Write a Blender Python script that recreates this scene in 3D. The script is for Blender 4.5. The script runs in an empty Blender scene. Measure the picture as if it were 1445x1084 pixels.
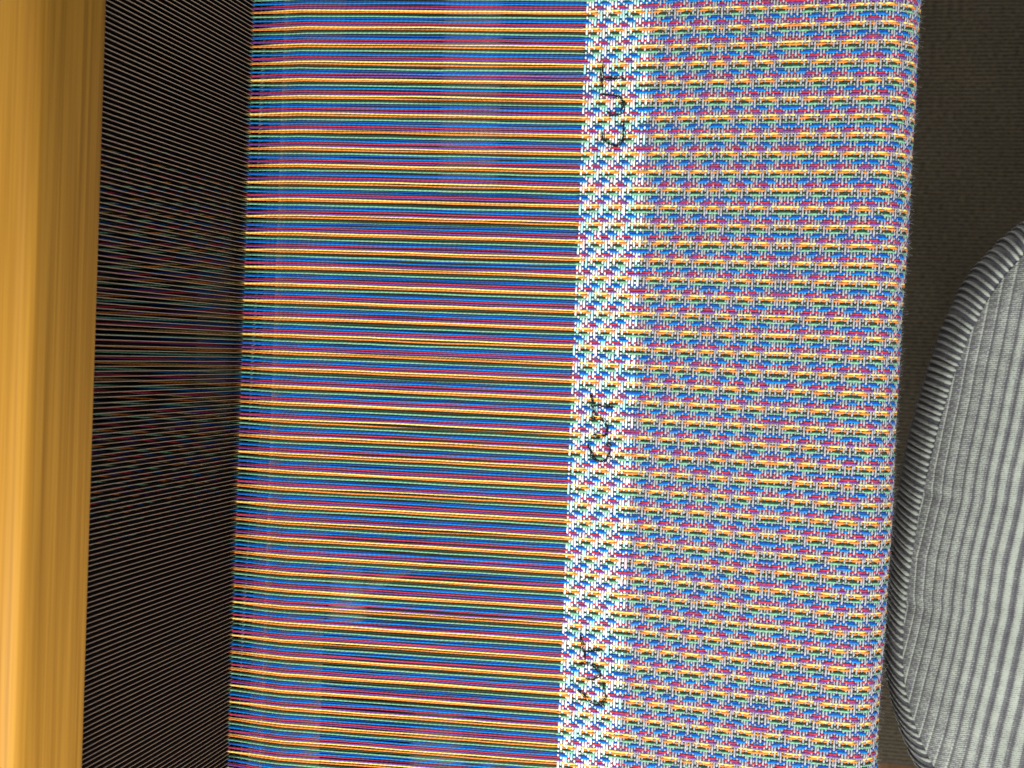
import bpy, math, random
import numpy as np
from mathutils import Matrix, Vector
random.seed(5); rng = np.random.default_rng(7)
S = bpy.context.scene
C = S.collection
MM = 0.001
GZ = 1150.0                      # height of the camera above the floor, mm (all sizes below are in mm, z relative to the camera)

# ------------------------------------------------------------------ camera
R = [[0.9771691716807412, 0.03817056896227126, -0.20900578360866134],
     [-0.04215215078548199, 0.9990041207121744, -0.014627473611439583],
     [0.20823930008750047, 0.02310355957838242, 0.977805000720428]]
cam = bpy.data.cameras.new('camera'); camo = bpy.data.objects.new('camera', cam); C.objects.link(camo)
camo.matrix_world = Matrix.Translation((0, 0, GZ*MM)) @ Matrix(R).transposed().to_4x4()
cam.sensor_width = 36; cam.lens = 36*2000/1445
cam.clip_start = 0.02; cam.clip_end = 20
cam.dof.use_dof = True; cam.dof.focus_distance = 0.632; cam.dof.aperture_fstop = 15.0
S.camera = camo

# ------------------------------------------------------------------ light (indoor close-up beside a window)
W = bpy.data.worlds.new('World'); S.world = W; W.use_nodes = True
W.node_tree.nodes['Background'].inputs[0].default_value = (0.86, 0.93, 1.0, 1)
W.node_tree.nodes['Background'].inputs[1].default_value = 0.34
def area(name, loc, target, size, power, col):
    l = bpy.data.lights.new(name, 'AREA'); l.shape = 'RECTANGLE'; l.size = size[0]; l.size_y = size[1]
    l.energy = power; l.color = col
    o = bpy.data.objects.new(name, l); C.objects.link(o); o.location = loc
    o.rotation_euler = (Vector(target)-Vector(loc)).to_track_quat('-Z', 'Y').to_euler()
area('window_light', (0.0, -1.05, 1.45), (-0.05, 0.05, 0.5), (1.0, .9), 34, (1.0, 0.985, 0.95))
area('ceiling_light', (0.45, 0.5, 2.3), (-0.1, 0.0, 0.5), (0.8, 0.8), 14, (1.0, 0.93, 0.82))
S.view_settings.view_transform = 'Standard'; S.view_settings.look = 'None'
S.view_settings.exposure = 0.0; S.view_settings.gamma = 1.0

# ------------------------------------------------------------------ helpers
def new_mesh(name, v, f, mats, uv=None, mi=None, smooth=True, attr=None):
    v = np.asarray(v, dtype=np.float32)*MM
    v = v.copy(); v[:, 2] += GZ*MM
    f = np.asarray(f, dtype=np.int32)
    me = bpy.data.meshes.new(name)
    me.vertices.add(len(v)); me.vertices.foreach_set('co', v.ravel())
    n, k = f.shape
    me.loops.add(n*k); me.loops.foreach_set('vertex_index', f.ravel())
    me.polygons.add(n); me.polygons.foreach_set('loop_start', np.arange(0, n*k, k, dtype=np.int32))
    try: me.polygons.foreach_set('loop_total', np.full(n, k, dtype=np.int32))
    except Exception: pass
    me.polygons.foreach_set('use_smooth', np.full(n, smooth))
    if mi is not None: me.polygons.foreach_set('material_index', np.asarray(mi, dtype=np.int32))
    if uv is not None:
        l = me.uv_layers.new(name='UVMap'); l.data.foreach_set('uv', np.asarray(uv, dtype=np.float32)[f.ravel()].ravel())
    if attr is not None:
        a = me.attributes.new('crest', 'FLOAT', 'POINT'); a.data.foreach_set('value', np.asarray(attr, dtype=np.float32))
    for m in (mats if isinstance(mats, (list, tuple)) else [mats]): me.materials.append(m)
    me.update(); me.validate()
    return me
def link(name, me, parent=None):
    o = bpy.data.objects.new(name, me); C.objects.link(o)
    if parent: o.parent = parent
    return o
def obj(name, v, f, mats, parent=None, **k): return link(name, new_mesh(name, v, f, mats, **k), parent)
def thing(name, label, cat, loc, group=None):
    o = bpy.data.objects.new(name, None); C.objects.link(o); o.empty_display_size = .05
    o['label'] = label; o['category'] = cat
    if group: o['group'] = group
    return o
def tag(o, label=None, cat=None, kind=None, group=None):
    for k, v in (('label', label), ('category', cat), ('kind', kind), ('group', group)):
        if v: o[k] = v
    return o
SD = 6
def tube(path, side, up, rs, ru, sides=SD, cap=False):
    """rings of an elliptic tube; path (n,3), side/up (n,3) unit, rs/ru radii (scalar or n)"""
    n = len(path); th = np.arange(sides)*2*np.pi/sides + np.pi/sides*0
    rs = np.broadcast_to(rs, (n,)); ru = np.broadcast_to(ru, (n,))
    v = path[:, None, :] + (np.cos(th)[None, :, None]*(side*rs[:, None])[:, None, :]) + (np.sin(th)[None, :, None]*(up*ru[:, None])[:, None, :])
    v = v.reshape(-1, 3)
    i = np.arange(n-1)[:, None]*sides; j = np.arange(sides)[None, :]; j2 = (j+1) % sides
    f = np.stack([i+j, i+j2, i+sides+j2, i+sides+j], -1).reshape(-1, 4)
    d = np.concatenate([[0], np.cumsum(np.linalg.norm(np.diff(path, axis=0), axis=1))])
    uv = np.stack([np.repeat(d, sides), np.tile(np.where(np.arange(sides) <= sides//2, np.arange(sides), sides-np.arange(sides))/sides, n)], -1)
    if cap:
        a = [0, 1, 2, 3] if sides == 4 else None
        if sides == 6:
            b = (n-1)*6
            f = np.concatenate([f, [[3, 2, 1, 0], [5, 4, 3, 0], [b, b+1, b+2, b+3], [b, b+3, b+4, b+5]]])
    return v, f, uv
def box(x0, x1, y0, y1, z0, z1, r=0.0, seg=4, mat=None, grid=1):
    """box with rounded long edges running along Y"""
    if r <= 0: r = 0.6
    pts = []
    for cx, cz, a0 in ((x1-r, z1-r, 0), (x0+r, z1-r, 90), (x0+r, z0+r, 180), (x1-r, z0+r, 270)):
        for s in range(seg+1):
            a = math.radians(a0+90*s/seg); pts.append((cx+r*math.cos(a), cz+r*math.sin(a)))
    n = len(pts); ys = np.linspace(y0, y1, grid+1); v = []
    for y in ys:
        for p in pts: v.append((p[0], y, p[1]))
    f = []
    for k in range(grid):
        for i in range(n):
            j = (i+1) % n; f.append((k*n+i, k*n+j, k*n+n+j, k*n+n+i))
    m = len(v); v.append((0.5*(x0+x1), y0, .5*(z0+z1))); v.append((0.5*(x0+x1), y1, .5*(z0+z1)))
    for i in range(0, n, 2):
        j = (i+1) % n; k2 = (i+2) % n
        f.append((m, k2, j, i)); b = grid*n; f.append((m+1, b+i, b+j, b+k2))
    return np.array(v, float), np.array(f)
def rotbox(v, piv, ang):
    c, s = math.cos(ang), math.sin(ang); w = v - piv
    return np.stack([w[:, 0]*c-w[:, 1]*s, w[:, 0]*s+w[:, 1]*c, w[:, 2]], -1) + piv

# ------------------------------------------------------------------ materials
def mat(name, rough=.8, spec=.3, metal=0, sheen=0):
    m = bpy.data.materials.new(name); m.use_nodes = True; nt = m.node_tree; b = nt.nodes['Principled BSDF']
    b.inputs['Roughness'].default_value = rough; b.inputs['Specular IOR Level'].default_value = spec
    b.inputs['Metallic'].default_value = metal
    if sheen: b.inputs['Sheen Weight'].default_value = sheen; b.inputs['Sheen Roughness'].default_value = .5
    return m, nt, b
def ramp(nt, stops, interp='LINEAR'):
    r = nt.nodes.new('ShaderNodeValToRGB'); e = r.color_ramp.elements; r.color_ramp.interpolation = interp
    e[0].position = stops[0][0]; e[0].color = (*stops[0][1], 1); e[1].position = stops[-1][0]; e[1].color = (*stops[-1][1], 1)
    for p, c in stops[1:-1]:
        q = e.new(p); q.color = (*c, 1)
    return r
def yarn(name, col, var=.32, spread=None):
    """two-ply cotton yarn: plies wind round the thread (from its UV), slight dye variation along the length"""
    m, nt, b = mat(name, .75, .2)
    N, L = nt.nodes, nt.links
    uv = N.new('ShaderNodeUVMap'); sx = N.new('ShaderNodeSeparateXYZ'); L.new(uv.outputs[0], sx.inputs[0])
    a = N.new('ShaderNodeMath'); a.operation = 'MULTIPLY'; a.inputs[1].default_value = 2*math.pi/2.3; L.new(sx.outputs[0], a.inputs[0])
    c = N.new('ShaderNodeMath'); c.operation = 'MULTIPLY_ADD'; c.inputs[1].default_value = 2*math.pi; L.new(sx.outputs[1], c.inputs[0]); L.new(a.outputs[0], c.inputs[2])
    s = N.new('ShaderNodeMath'); s.operation = 'SINE'; L.new(c.outputs[0], s.inputs[0])
    mr = N.new('ShaderNodeMapRange'); mr.inputs[1].default_value = -1; mr.inputs[2].default_value = 1; mr.inputs[3].default_value = 0; mr.inputs[4].default_value = 1; L.new(s.outputs[0], mr.inputs[0])
    no = N.new('ShaderNodeTexNoise'); no.inputs['Scale'].default_value = .9; no.inputs['Detail'].default_value = 3
    oi = N.new('ShaderNodeObjectInfo'); cm = N.new('ShaderNodeCombineXYZ'); L.new(sx.outputs[0], cm.inputs[0])
    rm = N.new('ShaderNodeMath'); rm.operation = 'MULTIPLY'; rm.inputs[1].default_value = 400; L.new(oi.outputs['Random'], rm.inputs[0])
    L.new(rm.outputs[0], cm.inputs[1]); L.new(sx.outputs[1], cm.inputs[2]); L.new(cm.outputs[0], no.inputs['Vector'])
    if spread:
        no2 = N.new('ShaderNodeTexNoise'); no2.inputs['Scale'].default_value = .03; no2.inputs['Detail'].default_value = 1; L.new(cm.outputs[0], no2.inputs['Vector'])
        rr = ramp(nt, spread); L.new(no2.outputs[0], rr.inputs[0]); base = rr.outputs[0]
    else:
        rgb = N.new('ShaderNodeRGB'); rgb.outputs[0].default_value = (*col, 1); base = rgb.outputs[0]
    k = N.new('ShaderNodeMath'); k.operation = 'MULTIPLY_ADD'; k.inputs[1].default_value = var; k.inputs[2].default_value = 1-var*.75; L.new(mr.outputs[0], k.inputs[0])
    k2 = N.new('ShaderNodeMath'); k2.operation = 'MULTIPLY_ADD'; k2.inputs[1].default_value = .5; k2.inputs[2].default_value = .75; L.new(no.outputs[0], k2.inputs[0])
    k3 = N.new('ShaderNodeMath'); k3.operation = 'MULTIPLY'; L.new(k.outputs[0], k3.inputs[0]); L.new(k2.outputs[0], k3.inputs[1])
    vm = N.new('ShaderNodeVectorMath'); vm.operation = 'SCALE'; L.new(base, vm.inputs[0]); L.new(k3.outputs[0], vm.inputs['Scale'])
    L.new(vm.outputs[0], b.inputs['Base Color'])
    return m
def wood(name, c1, c2, scale=1.0, rough=.38, spec=.5):
    m, nt, b = mat(name, rough, spec); N, L = nt.nodes, nt.links
    tc = N.new('ShaderNodeTexCoord'); mp = N.new('ShaderNodeMapping'); mp.inputs['Scale'].default_value = (170*scale, 3.5*scale, 170*scale)
    L.new(tc.outputs['Object'], mp.inputs[0])
    n1 = N.new('ShaderNodeTexNoise'); n1.inputs['Scale'].default_value = 1; n1.inputs['Detail'].default_value = 5; n1.inputs['Distortion'].default_value = .6; L.new(mp.outputs[0], n1.inputs['Vector'])
    mp2 = N.new('ShaderNodeMapping'); mp2.inputs['Scale'].default_value = (800*scale, 7*scale, 800*scale); L.new(tc.outputs['Object'], mp2.inputs[0])
    n2 = N.new('ShaderNodeTexNoise'); n2.inputs['Scale'].default_value = 1; n2.inputs['Detail'].default_value = 2; L.new(mp2.outputs[0], n2.inputs['Vector'])
    mx = N.new('ShaderNodeMath'); mx.operation = 'MULTIPLY_ADD'; mx.inputs[1].default_value = .62; L.new(n2.outputs[0], mx.inputs[0]); L.new(n1.outputs[0], mx.inputs[2])
    r = ramp(nt, [(.42, c1), (.76, tuple((p+q)/2 for p, q in zip(c1, c2))), (.94, c2)]); L.new(mx.outputs[0], r.inputs[0]); L.new(r.outputs[0], b.inputs['Base Color'])
    bp = N.new('ShaderNodeBump'); bp.inputs['Strength'].default_value = .15; bp.inputs['Distance'].default_value = .0004; L.new(n2.outputs[0], bp.inputs['Height']); L.new(bp.outputs[0], b.inputs['Normal'])
    b.inputs['Coat Weight'].default_value = .05; b.inputs['Coat Roughness'].default_value = .35
    return m
COL = [('yellow', (.96, .76, .20)), ('orange', (.90, .27, .045)), ('dark_green', (.020, .055, .032)), ('light_green', (.20, .50, .29)),
       ('dark_blue', (.011, .068, .37)), ('light_blue', (.0, .22, .66)), ('red', (.50, .034, .065)), ('purple', (.165, .058, .32))]
YM = [yarn(n+'_cotton', c) for n, c in COL]
GREY = yarn('grey_cotton', (.42, .43, .47), .38)
PALE = yarn('pale_variegated_cotton', None, .12, spread=[(.30, (.93, .90, .78)), (.37, (.95, .95, .92)), (.42, (.45, .88, .88)), (.46, (.48, .88, .88)), (.50, (.90, .95, .95)), (.53, (.95, .74, .82)), (.58, (.95, .93, .90)), (.64, (.68, .76, .96)), (.72, (.95, .95, .9))])
BLACKT = yarn('black_sewing_thread', (.012, .012, .016), .4)
WOOD = wood('honey_varnished_maple', (.25, .108, .006), (.46, .225, .024), rough=.68, spec=.25)
WOODR = wood('race_maple', (.33, .20, .09), (.45, .29, .14), 1.2)
WOODD = wood('dark_floor_wood', (.05, .022, .008), (.10, .05, .018), .6, .9, .1)
WOODP = wood('pale_treadle_wood', (.17, .14, .11), (.25, .21, .17), .8, .5)
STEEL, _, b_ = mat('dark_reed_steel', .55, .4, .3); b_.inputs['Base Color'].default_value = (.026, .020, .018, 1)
EDGE, _, b_ = mat('reed_edge_highlight', .45, .5, .35); b_.inputs['Base Color'].default_value = (.55, .42, .30, 1)  # glint on the dent edges, painted as a lighter colour
BLACK, _, b_ = mat('black_painted_wood', .8, .2); b_.inputs['Base Color'].default_value = (.012, .011, .011, 1)
CORD, nt_, b_ = mat('cord', .9, .2); b_.inputs['Base Color'].default_value = (.55, .55, .5, 1)
STRIP, nt_, b_ = mat('felt_strip', .9, .2)
tc = nt_.nodes.new('ShaderNodeTexCoord'); sp = nt_.nodes.new('ShaderNodeSeparateXYZ'); nt_.links.new(tc.outputs['Object'], sp.inputs[0])
mr = nt_.nodes.new('ShaderNodeMapRange'); mr.inputs[1].default_value = .16; mr.inputs[2].default_value = -.17; nt_.links.new(sp.outputs[1], mr.inputs[0])
rr = ramp(nt_, [(.0, (.16, .02, .03)), (.45, (.14, .03, .06)), (1., (.62, .38, .42))]); nt_.links.new(mr.outputs[0], rr.inputs[0]); nt_.links.new(rr.outputs[0], b_.inputs['Base Color'])

# ------------------------------------------------------------------ setting: floor and rug
v, f = box(-1500, 1500, -1500, 1500, -GZ-30, -GZ, r=.6)
tag(obj('floor', v, f, WOODD), kind='structure')
RUG, nt, b = mat('brown_ribbed_carpet', .95, .1, sheen=.3); N, L = nt.nodes, nt.links
at = N.new('ShaderNodeAttribute'); at.attribute_name = 'crest'
tc = N.new('ShaderNodeTexCoord'); mp = N.new('ShaderNodeMapping'); mp.inputs['Scale'].default_value = (260, 700, 1); L.new(tc.outputs['Object'], mp.inputs[0])
n1 = N.new('ShaderNodeTexNoise'); n1.inputs['Scale'].default_value = 1; n1.inputs['Detail'].default_value = 4; L.new(mp.outputs[0], n1.inputs['Vector'])
n2 = N.new('ShaderNodeTexNoise'); n2.inputs['Scale'].default_value = 14; n2.inputs['Detail'].default_value = 3; L.new(tc.outputs['Object'], n2.inputs['Vector'])
ad = N.new('ShaderNodeMath'); ad.operation = 'MULTIPLY_ADD'; ad.inputs[1].default_value = .5; L.new(at.outputs['Fac'], ad.inputs[0]); L.new(n1.outputs[0], ad.inputs[2])
r = ramp(nt, [(.42, (.006, .005, .003)), (.98, (.105, .085, .055))]); L.new(ad.outputs[0], r.inputs[0])
mm_ = N.new('ShaderNodeMath'); mm_.operation = 'MULTIPLY_ADD'; mm_.inputs[1].default_value = .8; mm_.inputs[2].default_value = .6; L.new(n2.outputs[0], mm_.inputs[0])
vs = N.new('ShaderNodeVectorMath'); vs.operation = 'SCALE'; L.new(r.outputs[0], vs.inputs[0]); L.new(mm_.outputs[0], vs.inputs['Scale']); L.new(vs.outputs[0], b.inputs['Base Color'])
bp = N.new('ShaderNodeBump'); bp.inputs['Strength'].default_value = .6; bp.inputs['Distance'].default_value = .002; L.new(n1.outputs[0], bp.inputs['Height']); L.new(bp.outputs[0], b.inputs['Normal'])
# ribs run along x; pitch 2.9 mm
ys = np.arange(-310, 620, 0.75); xs = np.arange(-700, 701, 20.0)
X, Y = np.meshgrid(xs, ys, indexing='ij')
ph = Y/2.95*2*np.pi + .8*np.sin(X/47+Y/31)
cr = .5+.5*np.cos(ph); Z = -GZ+5+1.4*cr+.35*np.sin(X/23+Y/17)
nx, ny = X.shape; idx = np.arange(nx*ny).reshape(nx, ny)
f = np.stack([idx[:-1, :-1], idx[1:, :-1], idx[1:, 1:], idx[:-1, 1:]], -1).reshape(-1, 4)
v = np.stack([X, Y, Z], -1).reshape(-1, 3)
e = box(-700, 700, -312, 620, -GZ+1, -GZ+4.4, r=1.5)   # rug backing with its edge
rug = obj('carpet', v, f, RUG, attr=cr.ravel()); tag(rug, kind='structure')
obj('carpet_edge', *e, RUG, parent=rug)

# ------------------------------------------------------------------ woven cloth and its warp
Y0 = 155.8
I0, I1 = -20, 396
ids = np.arange(I0, I1)
PH = np.array([0, -1, 1, 0, 3, 2, 5, 4])
per = np.floor_divide(ids, 8); cid = ids % 8
phase = PH[cid] - (per-12)
# treadling: pick numbers, turning every 25 picks (point draft)
NP = 166
j = np.arange(NP)
tri = 31-np.abs(((j-22) % 50)-25)            # 6 at j=22, 31 at j=47, 6 at 72 ...
q = tri.astype(int)
q[j % 50 == 22] += 2
s_pick = np.interp(j, [0, 22, 47, 72, 97, 200], [0, 28.3, 60.4, 91.9, 125.2, 125.2+103*1.29]) + rng.normal(0, .06, NP)
OVER = np.array([0, 1, 0, 0, 0, 1, 1, 1])
U = (q[:, None]-phase[None, :]) % 8
UP = OVER[U]*2-1                              # (pick, thread) +1: warp thread on top
# cloth surface by arc length from the fell
SL = math.atan2(10, 130); LEN = 127.2; RB = 16.0
def surf(s, Y):
    s = np.asarray(s, float)[:, None] if np.ndim(s) == 1 else s
    s, Y = np.broadcast_arrays(s, Y)
    a = SL
    x1 = -108+LEN*math.cos(a); z1 = -641+LEN*math.sin(a)
    t = np.clip((s-LEN)/RB, 0, math.pi/2+a); cxx = x1+RB*math.sin(a); czz = z1-RB*math.cos(a)
    ang = math.pi/2+a-t                       # normal angle
    X = np.where(s < LEN, -108+s*math.cos(a), cxx+RB*np.cos(ang)); Z = np.where(s < LEN, -641+s*math.sin(a), czz+RB*np.sin(ang))
    ex = np.maximum(0, s-LEN-RB*(math.pi/2+a)); Z = Z-ex
    X = X+.013*(Y+8)*np.clip(s/150, 0, 1)
    Nx, Nz = np.cos(ang), np.sin(ang)
    w = .30*np.sin(Y/23+s/31)+.22*np.sin(Y/9.5-s/13+1)+.16*np.sin(s/5.3+Y/40)
    w = w*np.clip(s/20, 0, 1)*.8
    return X+Nx*w, Z+Nz*w, Nx, Nz
n = len(ids)
yi = Y0-ids*1.0
# neighbouring threads that are up gather over those that are down
gather = np.zeros((NP, n))
gather[:, 1:-1] = .12*(UP[:, 2:]-UP[:, :-2])*-1*.5
gather = gather+rng.normal(0, .03, gather.shape)
lowj = np.cumsum(rng.normal(0, .035, gather.shape), 0); lowj -= lowj.mean(0)[None, :]; gather += np.clip(lowj, -.16, .16)
sm = UP.astype(float)
hz = .84*sm.copy(); hz[1:-1] += .09*(sm[:-2]+sm[2:])
warp_lat = rng.normal(0, .06, n)
# swap a few neighbours so the repeat is not perfect
for p_ in range(n//8):
    if rng.random() < .16:
        k = p_*8+6-(I0 % 8)
        if 0 <= k < n-1: pass
YW = yi[None, :]+gather+warp_lat[None, :]*.6
SW = np.repeat(s_pick[:, None], n, 1)+.02*np.cumsum(rng.normal(0, .3, (1, n)), 1)*0
Xc, Zc, Nx, Nz = surf(SW, YW)
AW, AP = .44, .42
Xw = Xc+Nx*AW*hz; Zw = Zc+Nz*AW*hz
cloth = thing('woven_cloth', 'multicoloured striped warp on the loom woven into grey and pale checked cloth', 'woven cloth', None)
# path before the fell: harness - reed - race edge - fell
pre = [(-470, -641), (-420, -639.5), (-345, -636.5), (-292, -634), (-272, -633.1), (-264, -632.7), (-255, -631.7), (-247, -630.7), (-241.5, -630.1), (-238, -630.05)]
xo = np.linspace(-232, -113, 22)
pre += [(x, -630.1+(x+238)/(130.0)*(-10.7)) for x in xo] + [(-110, -640.7)]
pre = np.array(pre)
npre = len(pre)
xp = pre[:, 0]
w_open = np.clip(np.sin(np.clip((xp+240)/(132.), 0, 1)*np.pi), 0, 1)**.7
w_reed = np.exp(-((xp+268)/11.0)**2)
w_back = np.clip((-272-xp)/70, 0, 1)
zoff = rng.normal(0, .3, n); loff = rng.normal(0, .17, n)
first = (ids % 2 == 0)
stack = np.where(rng.random(n//2+1).repeat(2)[:n] < .5, 1, -1)*np.where(first, 1, -1)
up1 = np.array([0., 0, 1]); side1 = np.array([0., 1, 0])
allv, allf, alluv, allm = [], [], [], []
off = 0
order = np.argsort(np.abs(yi-(-20)))
single = set(order[:300].tolist())
for k in range(n):
    ydent = Y0-.5-2*np.floor_divide(ids[k], 2)
    wa = rng.uniform(0, 6.28, 4); wand = w_open*(.085*np.sin(xp/19+wa[0])+.07*np.sin(xp/9+wa[1])); wz = w_open*.22*np.sin(xp/27+wa[2])
    lat = wand+yi[k]*(1-w_reed)+(ydent+.16*(1 if first[k] else -1))*w_reed
    yy = lat+loff[k]*w_open+warp_lat[k]*(1-w_reed) + rng.normal(0, .03, npre)
    yy = yy + w_back*(((ids[k]*37) % 11-5)*.22)
    zz = wz+pre[:, 1]+zoff[k]*w_open+w_reed*.42*stack[k]+w_back*(((ids[k]*13) % 8)-3.5)*2.2
    P = np.concatenate([np.stack([xp, yy, zz], -1), np.stack([Xw[:, k], YW[:, k], Zw[:, k]], -1)])
    up = np.concatenate([np.tile(up1, (npre, 1)), np.stack([Nx[:, k], 0*Nx[:, k], Nz[:, k]], -1)])
    sd = np.tile(side1, (len(P), 1))
    r1 = np.concatenate([np.full(npre, .385), .435+.095*sm[:, k]])*rng.uniform(.93, 1.07)
    r2 = np.concatenate([np.full(npre, .42), .36+.03*sm[:, k]])
    v, f, uv = tube(P, sd, up, r1, r2)
    uv[:, 0] += rng.uniform(0, 50)
    if k in single: obj('warp_thread', v, f, YM[cid[k]], cloth, uv=uv)
    else:
        allv.append(v); allf.append(f+off); alluv.append(uv); allm.append(np.full(len(f), cid[k])); off += len(v)
tag(obj('outer_warp_threads', np.concatenate(allv), np.concatenate(allf), YM, cloth, uv=np.concatenate(alluv), mi=np.concatenate(allm)), kind='stuff')
# picks
for p in range(NP):
    ypk = yi.copy(); h = -sm[p]*.68 - .06*(sm[max(p-1, 0)]+sm[min(p+1, NP-1)])
    h[1:-1] += -.10*(sm[p][:-2]+sm[p][2:])
    wav = np.convolve(rng.normal(0, 1, n+24), np.ones(25)/25, 'valid')*.55
    ss = (s_pick[p]+wav+rng.normal(0, .03, n))[None, :]
    Xp, Zp, nx_, nz_ = surf(ss, ypk[None, :])
    P = np.stack([Xp[0]+nx_[0]*AP*h, ypk, Zp[0]+nz_[0]*AP*h], -1)
    up = np.stack([nx_[0], 0*ypk, nz_[0]], -1); sd = np.stack([nz_[0], 0*ypk, -nx_[0]], -1)
    rp = (.44 if p < 23 else .37)-.10*sm[p]
    v, f, uv = tube(P, -sd, up, rp*rng.uniform(.95, 1.06), .30)
    uv[:, 0] += rng.uniform(0, 500)
    obj('weft_pick', v, f, PALE if p < 23 else GREY, cloth, uv=uv)
# black running-stitch words
WORDS = [[[(-99.7, 132.3), (-99.9, 128.8), (-99.8, 124.9), (-99.9, 121.1)], [(-99.5, 125.3), (-94.9, 124.9), (-90.1, 125.2)], [(-100.2, 118.2), (-94.6, 117.3), (-91.0, 116.6), (-88.9, 113.4), (-90.4, 109.6), (-94.3, 108.9), (-97.2, 109.9)], [(-98.8, 101.5), (-98.4, 97.7), (-95.3, 95.5), (-92.1, 94.5), (-89.8, 95.5), (-88.7, 98.7), (-88.8, 102.2), (-89.3, 105.1)]],
 [[(-99.3, -17.8), (-98.1, -22.6), (-97.2, -28.0)], [(-98.1, -23.2), (-92.9, -23.3), (-88.6, -23.4)], [(-99.2, -29.1), (-94.6, -28.9), (-91.6, -31.3), (-90.5, -34.2), (-91.3, -36.8), (-94.9, -37.0), (-97.6, -36.5)], [(-99.3, -41.1), (-98.6, -44.3), (-96.5, -47.8), (-92.5, -48.8), (-89.7, -46.1), (-89.2, -42.5), (-90.9, -40.0)]],
 [[(-100.1, -129.0), (-98.7, -132.2), (-97.1, -139.2)], [(-97.5, -136.0), (-89.4, -135.0)], [(-99.6, -142.0), (-93.4, -141.2), (-90.7, -143.6), (-89.6, -146.1), (-92.4, -148.3), (-96.0, -148.6)], [(-99.8, -154.1), (-97.1, -155.5), (-95.0, -158.3), (-91.6, -160.0), (-88.1, -159.3), (-86.9, -155.0), (-88.5, -149.2)]]]
for wd in WORDS:
    V, F, UVs, o_ = [], [], [], 0
    for st in wd:
        st = np.array(st); d = np.concatenate([[0], np.cumsum(np.linalg.norm(np.diff(st, axis=0), axis=1))])
        for strand in range(6):
            t = rng.uniform(0, .6)
            while t < d[-1]:
                ln = rng.uniform(1.3, 2.6); t2 = min(t+ln, d[-1])
                if t2-t > .5:
                    tt = np.linspace(t, t2, 6); px = np.interp(tt, d, st[:, 0])+rng.normal(0, .5)+rng.normal(0, .12, 6); py = np.interp(tt, d, st[:, 1])+rng.normal(0, .5)+rng.normal(0, .12, 6)
                    X_, Z_, a_, b2 = surf(((px+108)/math.cos(SL))[None, :], py[None, :])
                    bulge = .40+.62*np.sin(np.linspace(0, np.pi, 6))*rng.uniform(.75, 1.25)
                    P = np.stack([px, py, Z_[0]+bulge], -1)
                    T = np.gradient(P, axis=0); T /= np.linalg.norm(T, axis=1)[:, None]
                    sd = np.cross(T, [0, 0, 1.]); sd /= np.linalg.norm(sd, axis=1)[:, None]; up = np.cross(sd, T)
                    v, f, uv = tube(P, sd, up, .15, .14, cap=True); V.append(v); F.append(f+o_); UVs.append(uv); o_ += len(v)
                t = t2+rng.uniform(.3, .9)
    tag(obj('stitched_word', np.concatenate(V), np.concatenate(F), BLACKT, cloth, uv=np.concatenate(UVs)), label='word CUT sewn in loose black stitches')
# lint: short stray fibres standing off the yarns
def fibres(name, m, pts, nrm, ln, r, curl=.5):
    V, F, UVs, o_ = [], [], [], 0
    for p0, n0 in zip(pts, nrm):
        l = ln*rng.uniform(.4, 1.3); d = np.array(n0)*.7+rng.normal(0, .6, 3); d /= np.linalg.norm(d)
        c = rng.normal(0, curl, 3); t = np.linspace(0, 1, 4)[:, None]
        P = np.array(p0)[None, :]+d*l*t+c*l*t*t
        sd = np.cross(d, [.3, .5, .2]); sd /= np.linalg.norm(sd); up = np.cross(sd, d)
        v, f, uv = tube(P, np.tile(sd, (4, 1)), np.tile(up, (4, 1)), r, r, sides=3); V.append(v); F.append(f+o_); UVs.append(uv); o_ += len(v)
    tag(obj(name, np.concatenate(V), np.concatenate(F), m, cloth, uv=np.concatenate(UVs)), kind='stuff')
fy = rng.uniform(-235, 170, 6100); fs = np.concatenate([rng.uniform(136, 156, 5200), rng.uniform(0, 136, 900)])
X_, Z_, a_, b2 = surf(fs[None, :], fy[None, :])
fibres('lint_fibres', GREY, np.stack([X_[0]+a_[0]*.5, fy, Z_[0]+b2[0]*.5], -1), np.stack([a_[0], 0*fy, b2[0]], -1), 1.3, .026)

# ------------------------------------------------------------------ breast beam under the cloth
bb = thing('breast_beam', 'wooden front beam of the loom hidden under the rolled edge of the cloth', 'loom beam', None)
v, f = box(-14, 33.0, -420, 380, -705, -633.4, r=14.5, seg=8)
v[:, 0] += .013*(v[:, 1]+8); v[:, 2] += np.where(v[:, 2] > -680, (v[:, 0]-22)*.075, 0)
v[:, 0] -= 1.0
obj('beam', v, f, WOODR, bb)
for y in (-300, 300):
    v, f = box(-10, 26, y-18, y+18, -GZ+8, -706, r=3); obj('leg', v, f, WOODR, bb)

# ------------------------------------------------------------------ beater: top rail, reed, shuttle race
bt = thing('beater', 'honey coloured wooden beater rail with dark steel reed left of the striped warp', 'loom beater', None)
v, f = box(-300, -262, -330, 300, -489.0, -437, r=7.5, seg=8, grid=1)
obj('top_rail', v, f, WOOD, bt)
v, f = box(-250.8, -239.2, -330, 300, -655, -631.1, r=.9, seg=5)
obj('shuttle_race', v, f, WOODR, bt)
v, f = box(-255.2, -250.9, -330, 300, -654, -633.2, r=.8); obj('felt_strip', v, f, STRIP, bt)
v, f = box(-285, -240, -330, 300, -690, -655.3, r=3); obj('lower_rail', v, f, WOODR, bt)
v, f = box(-271.5, -265.5, -325, 295, -655.2, -644, r=1); reed = obj('reed', v, f, BLACK, bt)
v, f = box(-271.4, -265.6, -325, 295, -486, -482, r=1); obj('reed_cap', v, f, BLACK, reed)
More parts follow.
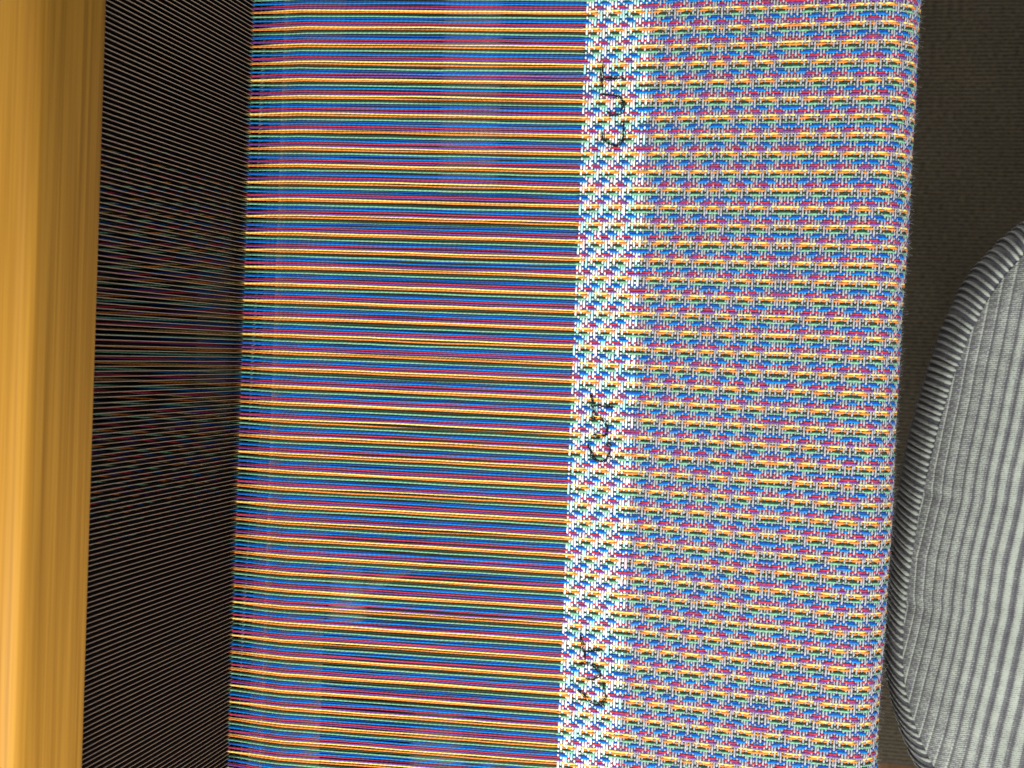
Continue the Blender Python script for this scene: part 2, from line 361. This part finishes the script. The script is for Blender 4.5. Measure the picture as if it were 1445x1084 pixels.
# one flat dent, blade 3.6 deep and .3 thick, front edge highlight and dark sides painted in colour
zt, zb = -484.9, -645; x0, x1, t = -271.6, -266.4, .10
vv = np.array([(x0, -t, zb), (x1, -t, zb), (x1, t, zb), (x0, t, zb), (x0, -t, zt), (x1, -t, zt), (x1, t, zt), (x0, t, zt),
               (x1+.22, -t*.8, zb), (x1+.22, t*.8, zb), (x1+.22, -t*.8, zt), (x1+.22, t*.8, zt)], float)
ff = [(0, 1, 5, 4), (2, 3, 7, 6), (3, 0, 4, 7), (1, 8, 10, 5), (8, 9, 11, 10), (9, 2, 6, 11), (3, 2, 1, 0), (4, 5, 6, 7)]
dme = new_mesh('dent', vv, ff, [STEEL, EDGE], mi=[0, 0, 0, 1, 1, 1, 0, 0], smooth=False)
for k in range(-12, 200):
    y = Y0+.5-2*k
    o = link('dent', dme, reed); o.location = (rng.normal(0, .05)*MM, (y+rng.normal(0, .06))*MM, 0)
# binding cord wound round the lower edge of the reed
V, F, o_ = [], [], 0
for y in np.arange(-240, 185, 2.0):
    a = np.linspace(-.4, 2.2, 6); P = np.stack([-265.6+1.1*np.sin(a), y+.9*(a/2.2), -644+1.5*np.cos(a)], -1)
    v, f, uv = tube(P, np.tile([0, 1., 0], (6, 1)), np.tile([.7, 0, .7], (6, 1)), .28, .28); V.append(v); F.append(f+o_); o_ += len(v)
obj('binding_cord', np.concatenate(V), np.concatenate(F), CORD, reed)
for y in (-318, 288):
    v, f = box(-290, -264, y-14, y+14, -655, -485, r=2); obj('upright', v, f, WOOD, bt)

# ------------------------------------------------------------------ harness behind the reed, out of view, added for its shade
for s_i, lab in enumerate(('nearest to the reed', 'second from the reed', 'third from the reed', 'farthest from the reed')):
    hx = -372-s_i*22
    h = thing('harness_shade_frame', 'unseen black harness frame with wire heddles, added to shade the threads behind the beater, '+lab, 'heddle frame', None, 'harness frames behind the beater')
    v, f = box(hx-6, hx+6, -300, 300, -520, -480, r=2); obj('top_bar', v, f, BLACK, h)
    v, f = box(hx-6, hx+6, -300, 300, -800, -760, r=2); obj('bottom_bar', v, f, BLACK, h)
    V, F, o_ = [], [], 0
    for y in np.arange(-240+s_i, 180, 4.0):
        P = np.array([(hx, y, -520), (hx, y+.3, -640), (hx, y, -760)], float)
        v, f, uv = tube(P, np.tile([0, 1., 0], (3, 1)), np.tile([1., 0, 0], (3, 1)), .5, .5, sides=4); V.append(v); F.append(f+o_); o_ += len(v)
    obj('heddles', np.concatenate(V), np.concatenate(F), STEEL, h)['kind'] = 'stuff'

cs = thing('castle_light_blocker', 'unseen loom castle boards added to keep light off the threads behind the reed', 'light blocker', None)  # out of view; added to block light from above and the sides
v, f = box(-500, -318, -322, 292, -470, -452, r=3); obj('top_board', v, f, BLACK, cs)
for y in (-340, 312):
    v, f = box(-500, -318, y-9, y+9, -GZ+8, -452, r=3); obj('side_board', v, f, BLACK, cs)
v, f = box(-512, -501, -322, 292, -700, -452, r=2); obj('back_board', v, f, BLACK, cs)

# ------------------------------------------------------------------ treadles glimpsed through the warp
for (xa, xb, ya, yb, z, lab) in ((-263, -221, 108, 330, -950, 'pale wooden treadle under the warp near the top edge'),
                                 (-332, -306, -196, -150, -950, 'short pale treadle end under the warp left of centre'),
                                 (-268, -228, -400, -250, -950, 'pale wooden treadle under the warp near the bottom edge')):
    t_ = thing('treadle', lab, 'treadle', None, 'treadles under the warp')
    v, f = box(xa, xb, ya, yb, z-26, z, r=11, seg=7); obj('board', v, f, WOODP, t_)
    v, f = box((xa+xb)/2-8, (xa+xb)/2+8, (ya+yb)/2-8, (ya+yb)/2+8, -GZ+8, z-26.5, r=2); obj('post', v, f, WOODR, t_)

# ------------------------------------------------------------------ corduroy seat cushion
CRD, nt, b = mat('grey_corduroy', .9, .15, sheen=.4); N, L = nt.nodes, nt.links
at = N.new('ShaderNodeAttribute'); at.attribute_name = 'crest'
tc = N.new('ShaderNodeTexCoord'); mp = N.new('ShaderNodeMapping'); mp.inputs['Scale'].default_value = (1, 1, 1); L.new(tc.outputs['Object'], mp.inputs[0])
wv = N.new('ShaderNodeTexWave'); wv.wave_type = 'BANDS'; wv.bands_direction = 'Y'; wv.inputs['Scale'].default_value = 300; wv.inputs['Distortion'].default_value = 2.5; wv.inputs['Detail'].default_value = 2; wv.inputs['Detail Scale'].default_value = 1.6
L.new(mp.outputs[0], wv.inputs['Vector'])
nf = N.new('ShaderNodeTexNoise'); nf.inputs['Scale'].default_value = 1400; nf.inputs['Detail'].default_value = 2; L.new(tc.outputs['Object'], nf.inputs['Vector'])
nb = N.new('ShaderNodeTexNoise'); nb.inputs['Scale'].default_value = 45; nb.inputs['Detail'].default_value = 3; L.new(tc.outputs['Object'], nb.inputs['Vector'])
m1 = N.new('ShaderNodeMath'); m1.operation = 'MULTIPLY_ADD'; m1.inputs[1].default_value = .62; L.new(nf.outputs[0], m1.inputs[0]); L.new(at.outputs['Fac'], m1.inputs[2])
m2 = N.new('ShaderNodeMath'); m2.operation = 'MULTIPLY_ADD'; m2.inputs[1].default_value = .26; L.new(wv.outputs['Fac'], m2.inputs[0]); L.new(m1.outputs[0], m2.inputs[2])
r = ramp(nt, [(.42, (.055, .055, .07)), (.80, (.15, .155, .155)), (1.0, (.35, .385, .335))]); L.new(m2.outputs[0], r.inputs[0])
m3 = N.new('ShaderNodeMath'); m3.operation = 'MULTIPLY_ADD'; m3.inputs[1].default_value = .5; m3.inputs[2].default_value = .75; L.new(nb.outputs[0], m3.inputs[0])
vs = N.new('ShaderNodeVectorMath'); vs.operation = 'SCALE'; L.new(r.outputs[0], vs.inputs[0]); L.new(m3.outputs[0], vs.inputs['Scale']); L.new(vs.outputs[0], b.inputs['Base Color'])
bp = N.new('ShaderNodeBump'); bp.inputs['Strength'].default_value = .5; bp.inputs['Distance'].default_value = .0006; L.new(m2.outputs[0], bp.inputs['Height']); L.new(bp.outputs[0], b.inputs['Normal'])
INNER = np.array([(200, 120), (150, 99), (128, 84), (112.9, 71.6), (106.4, 64.3), (100.5, 58.8), (89.8, 45.5), (82.1, 31.5), (76.8, 17.2), (72.1, 5.8), (67.4, -14.9), (62.9, -32.6), (58.9, -54.8), (55.6, -75.2), (53.1, -99.3), (51.7, -115.6), (50.1, -138.3), (50.5, -154.5), (52.1, -167.0), (57.5, -185.4), (64.1, -198.4), (68.4, -207.6), (77.3, -219.7), (91.9, -232.8), (130, -256), (200, -272)])
OUTER = np.array([(200, 138), (150, 115), (124, 96), (111.3, 84.2), (100.9, 76.5), (91.9, 68.4), (80.2, 54.1), (72.8, 40.2), (67.2, 25.6), (62.8, 9.4), (57.8, -11.5), (53.4, -28.6), (49.5, -51.1), (47.4, -70.5), (46.2, -93.7), (44.6, -109.3), (43.3, -132.6), (42.9, -148.1), (43.8, -159.7), (46.7, -176.9), (51.5, -192.0), (57.0, -206.2), (65.8, -221.6), (81.4, -241.3), (124, -270), (200, -288)])
dd = np.concatenate([[0], np.cumsum(np.linalg.norm(np.diff(INNER, axis=0), axis=1))])
def smooth_curve(P, n_):
    t_ = np.linspace(0, dd[-1], n_); x_ = np.interp(t_, dd, P[:, 0]); y_ = np.interp(t_, dd, P[:, 1])
    k_ = np.ones(17)/17
    for arr in (x_, y_):
        for _ in range(2):
            pad = np.concatenate([arr[0]-(arr[1:9]-arr[0])[::-1], arr, arr[-1]+(arr[-1]-arr[-9:-1])[::-1]]); arr[:] = np.convolve(pad, k_, 'valid')
    return np.stack([x_, y_], -1)
NS = 301
IN, OU = smooth_curve(INNER, NS), smooth_curve(OUTER, NS)
ZI, ZO = -760.0, -795.0
cu = thing('seat_cushion', 'grey corduroy seat cushion with ribbed border at the right edge', 'cushion', None)
aa = np.radians(np.array([0, 12, 26, 42, 58, 75, 92, 112, 135]))
def bandp(pi, po, a):
    g = np.sin(a); hx = pi+(po-pi)*g; hz_ = ZI-35*(1-np.cos(a))-0.0; return np.array([hx[0], hx[1], hz_+2.0*np.sin(2*a)*(a < 1.57)])
V = []; F = []
na = len(aa)
for k in range(NS):
    for a in aa: V.append(bandp(IN[k], OU[k], a))
for k in range(NS-1):
    for m in range(na-1):
        a_ = k*na+m; F.append((a_, a_+1, a_+na+1, a_+na))
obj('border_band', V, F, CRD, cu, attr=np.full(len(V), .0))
# raised ribs of the border
tcur = 0.0; Ls = dd[-1]
while tcur < Ls:
    fr = tcur/Ls*(NS-1); k = int(fr); w_ = fr-k
    if k >= NS-1: break
    pi = IN[k]*(1-w_)+IN[k+1]*w_; po = OU[k]*(1-w_)+OU[k+1]*w_
    if 0 < pi[0] < 150:
        P = np.array([bandp(pi, po+0*pi, a) for a in np.radians([-3, 4, 12, 25, 40, 55, 70, 85, 100, 118])])
        tng = IN[min(k+1, NS-1)]-IN[max(k-1, 0)]; tng /= np.linalg.norm(tng)
        T = np.gradient(P, axis=0); T /= np.linalg.norm(T, axis=1)[:, None]
        sd = np.tile([tng[0], tng[1], 0], (len(P), 1)); sd -= (sd*T).sum(1)[:, None]*T; sd /= np.linalg.norm(sd, axis=1)[:, None]
        up = np.cross(sd, T); up *= np.sign((up[:, 2:3]+1e-6))
        wr = rng.uniform(.85, 1.1)
        prof = np.array([.25, 1.0, 1.1, 1, 1, 1, 1, .95, .9, .8])
        P[:, :2] += rng.normal(0, .25, (1, 2))
        v, f, uv = tube(P, sd, up, wr*prof, 1.05*prof, sides=8)
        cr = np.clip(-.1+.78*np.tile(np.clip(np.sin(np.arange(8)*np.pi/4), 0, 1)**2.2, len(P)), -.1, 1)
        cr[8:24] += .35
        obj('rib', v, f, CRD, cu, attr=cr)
    slow = 3.7 if pi[1] > 20 else (3.4 if pi[1] > -135 else 4.7)
    tcur += slow*rng.uniform(.9, 1.1)
# top panel with wales
ys = np.arange(-262, 118, .8)
o1 = np.argsort(IN[:, 1]); seam = np.interp(ys, IN[o1, 1], IN[o1, 0])
dgrid = np.concatenate([np.arange(0, 70, .34), np.arange(70, 150, 2)])
D, YY = np.meshgrid(dgrid, ys, indexing='ij'); XX = seam[None, :]+D
gth = np.exp(-((YY+122+.25*D)/5)**2)*np.exp(-D/38)+.8*np.exp(-((YY+64+.15*D)/4)**2)*np.exp(-D/30)+.5*np.exp(-((YY-2)/5)**2)*np.exp(-D/22)
yk = np.array([-300, -124, -119, -98, -66, -62, -52, 150.]); hk = np.cumsum(np.concatenate([[0], np.diff(yk)*np.array([.215, -.25, .02, .20, -.15, .05, .165])]))
near = np.exp(-D/32)
w = XX-(np.interp(YY, yk, hk)-np.interp(-80, yk, hk)-.155*80)*near-.155*YY*(1-near)+.22*np.sin(YY/19)+.10*np.sin(YY/7+XX/11)
w0 = 66.0
phs = np.where(w < w0, (w-w0)/3.7, np.log1p(np.maximum(w-w0, 0)*.0135)/.0135/3.9)
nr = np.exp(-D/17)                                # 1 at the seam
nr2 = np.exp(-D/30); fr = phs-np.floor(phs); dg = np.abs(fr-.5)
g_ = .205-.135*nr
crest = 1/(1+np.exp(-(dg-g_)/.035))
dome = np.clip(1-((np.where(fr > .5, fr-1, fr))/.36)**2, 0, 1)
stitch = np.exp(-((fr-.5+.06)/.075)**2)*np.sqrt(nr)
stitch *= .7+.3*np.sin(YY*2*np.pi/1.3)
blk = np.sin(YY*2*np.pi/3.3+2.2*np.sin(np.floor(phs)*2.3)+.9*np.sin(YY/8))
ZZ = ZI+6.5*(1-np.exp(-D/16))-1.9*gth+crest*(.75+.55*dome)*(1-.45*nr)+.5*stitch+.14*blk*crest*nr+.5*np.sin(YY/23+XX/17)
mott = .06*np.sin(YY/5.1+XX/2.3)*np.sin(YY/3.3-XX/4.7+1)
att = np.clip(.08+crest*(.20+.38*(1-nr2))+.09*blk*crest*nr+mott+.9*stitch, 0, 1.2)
nx, ny = XX.shape; idx = np.arange(nx*ny).reshape(nx, ny)
f = np.stack([idx[:-1, :-1], idx[1:, :-1], idx[1:, 1:], idx[:-1, 1:]], -1).reshape(-1, 4)
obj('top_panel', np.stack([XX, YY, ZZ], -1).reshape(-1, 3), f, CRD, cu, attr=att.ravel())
# underside
base = [tuple(bandp(IN[k], OU[k], aa[-1])) for k in range(0, NS, 6)]
V = base+[(p[0], p[1], -850) for p in base]+[(240, p[1], -850) for p in base]; m = len(base); F = []
for k in range(m-1): F.append((k, k+1, m+k+1, m+k)); F.append((m+k, m+k+1, 2*m+k+1, 2*m+k))
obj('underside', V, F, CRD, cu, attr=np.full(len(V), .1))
# the bench that carries the cushion
bn = thing('bench', 'wooden loom bench under the grey corduroy cushion', 'bench', None)
v, f = box(135, 330, -225, 45, -875, -851, r=4); obj('seat', v, f, WOODD, bn)
for x in (160, 300):
    for y in (-200, 20):
        v, f = box(x-16, x+16, y-16, y+16, -GZ+8, -875.5, r=3); obj('leg', v, f, WOODD, bn)

print('objects', len(bpy.data.objects), 'tris', sum(len(o.data.polygons)*2 for o in bpy.data.objects if o.type == 'MESH'))
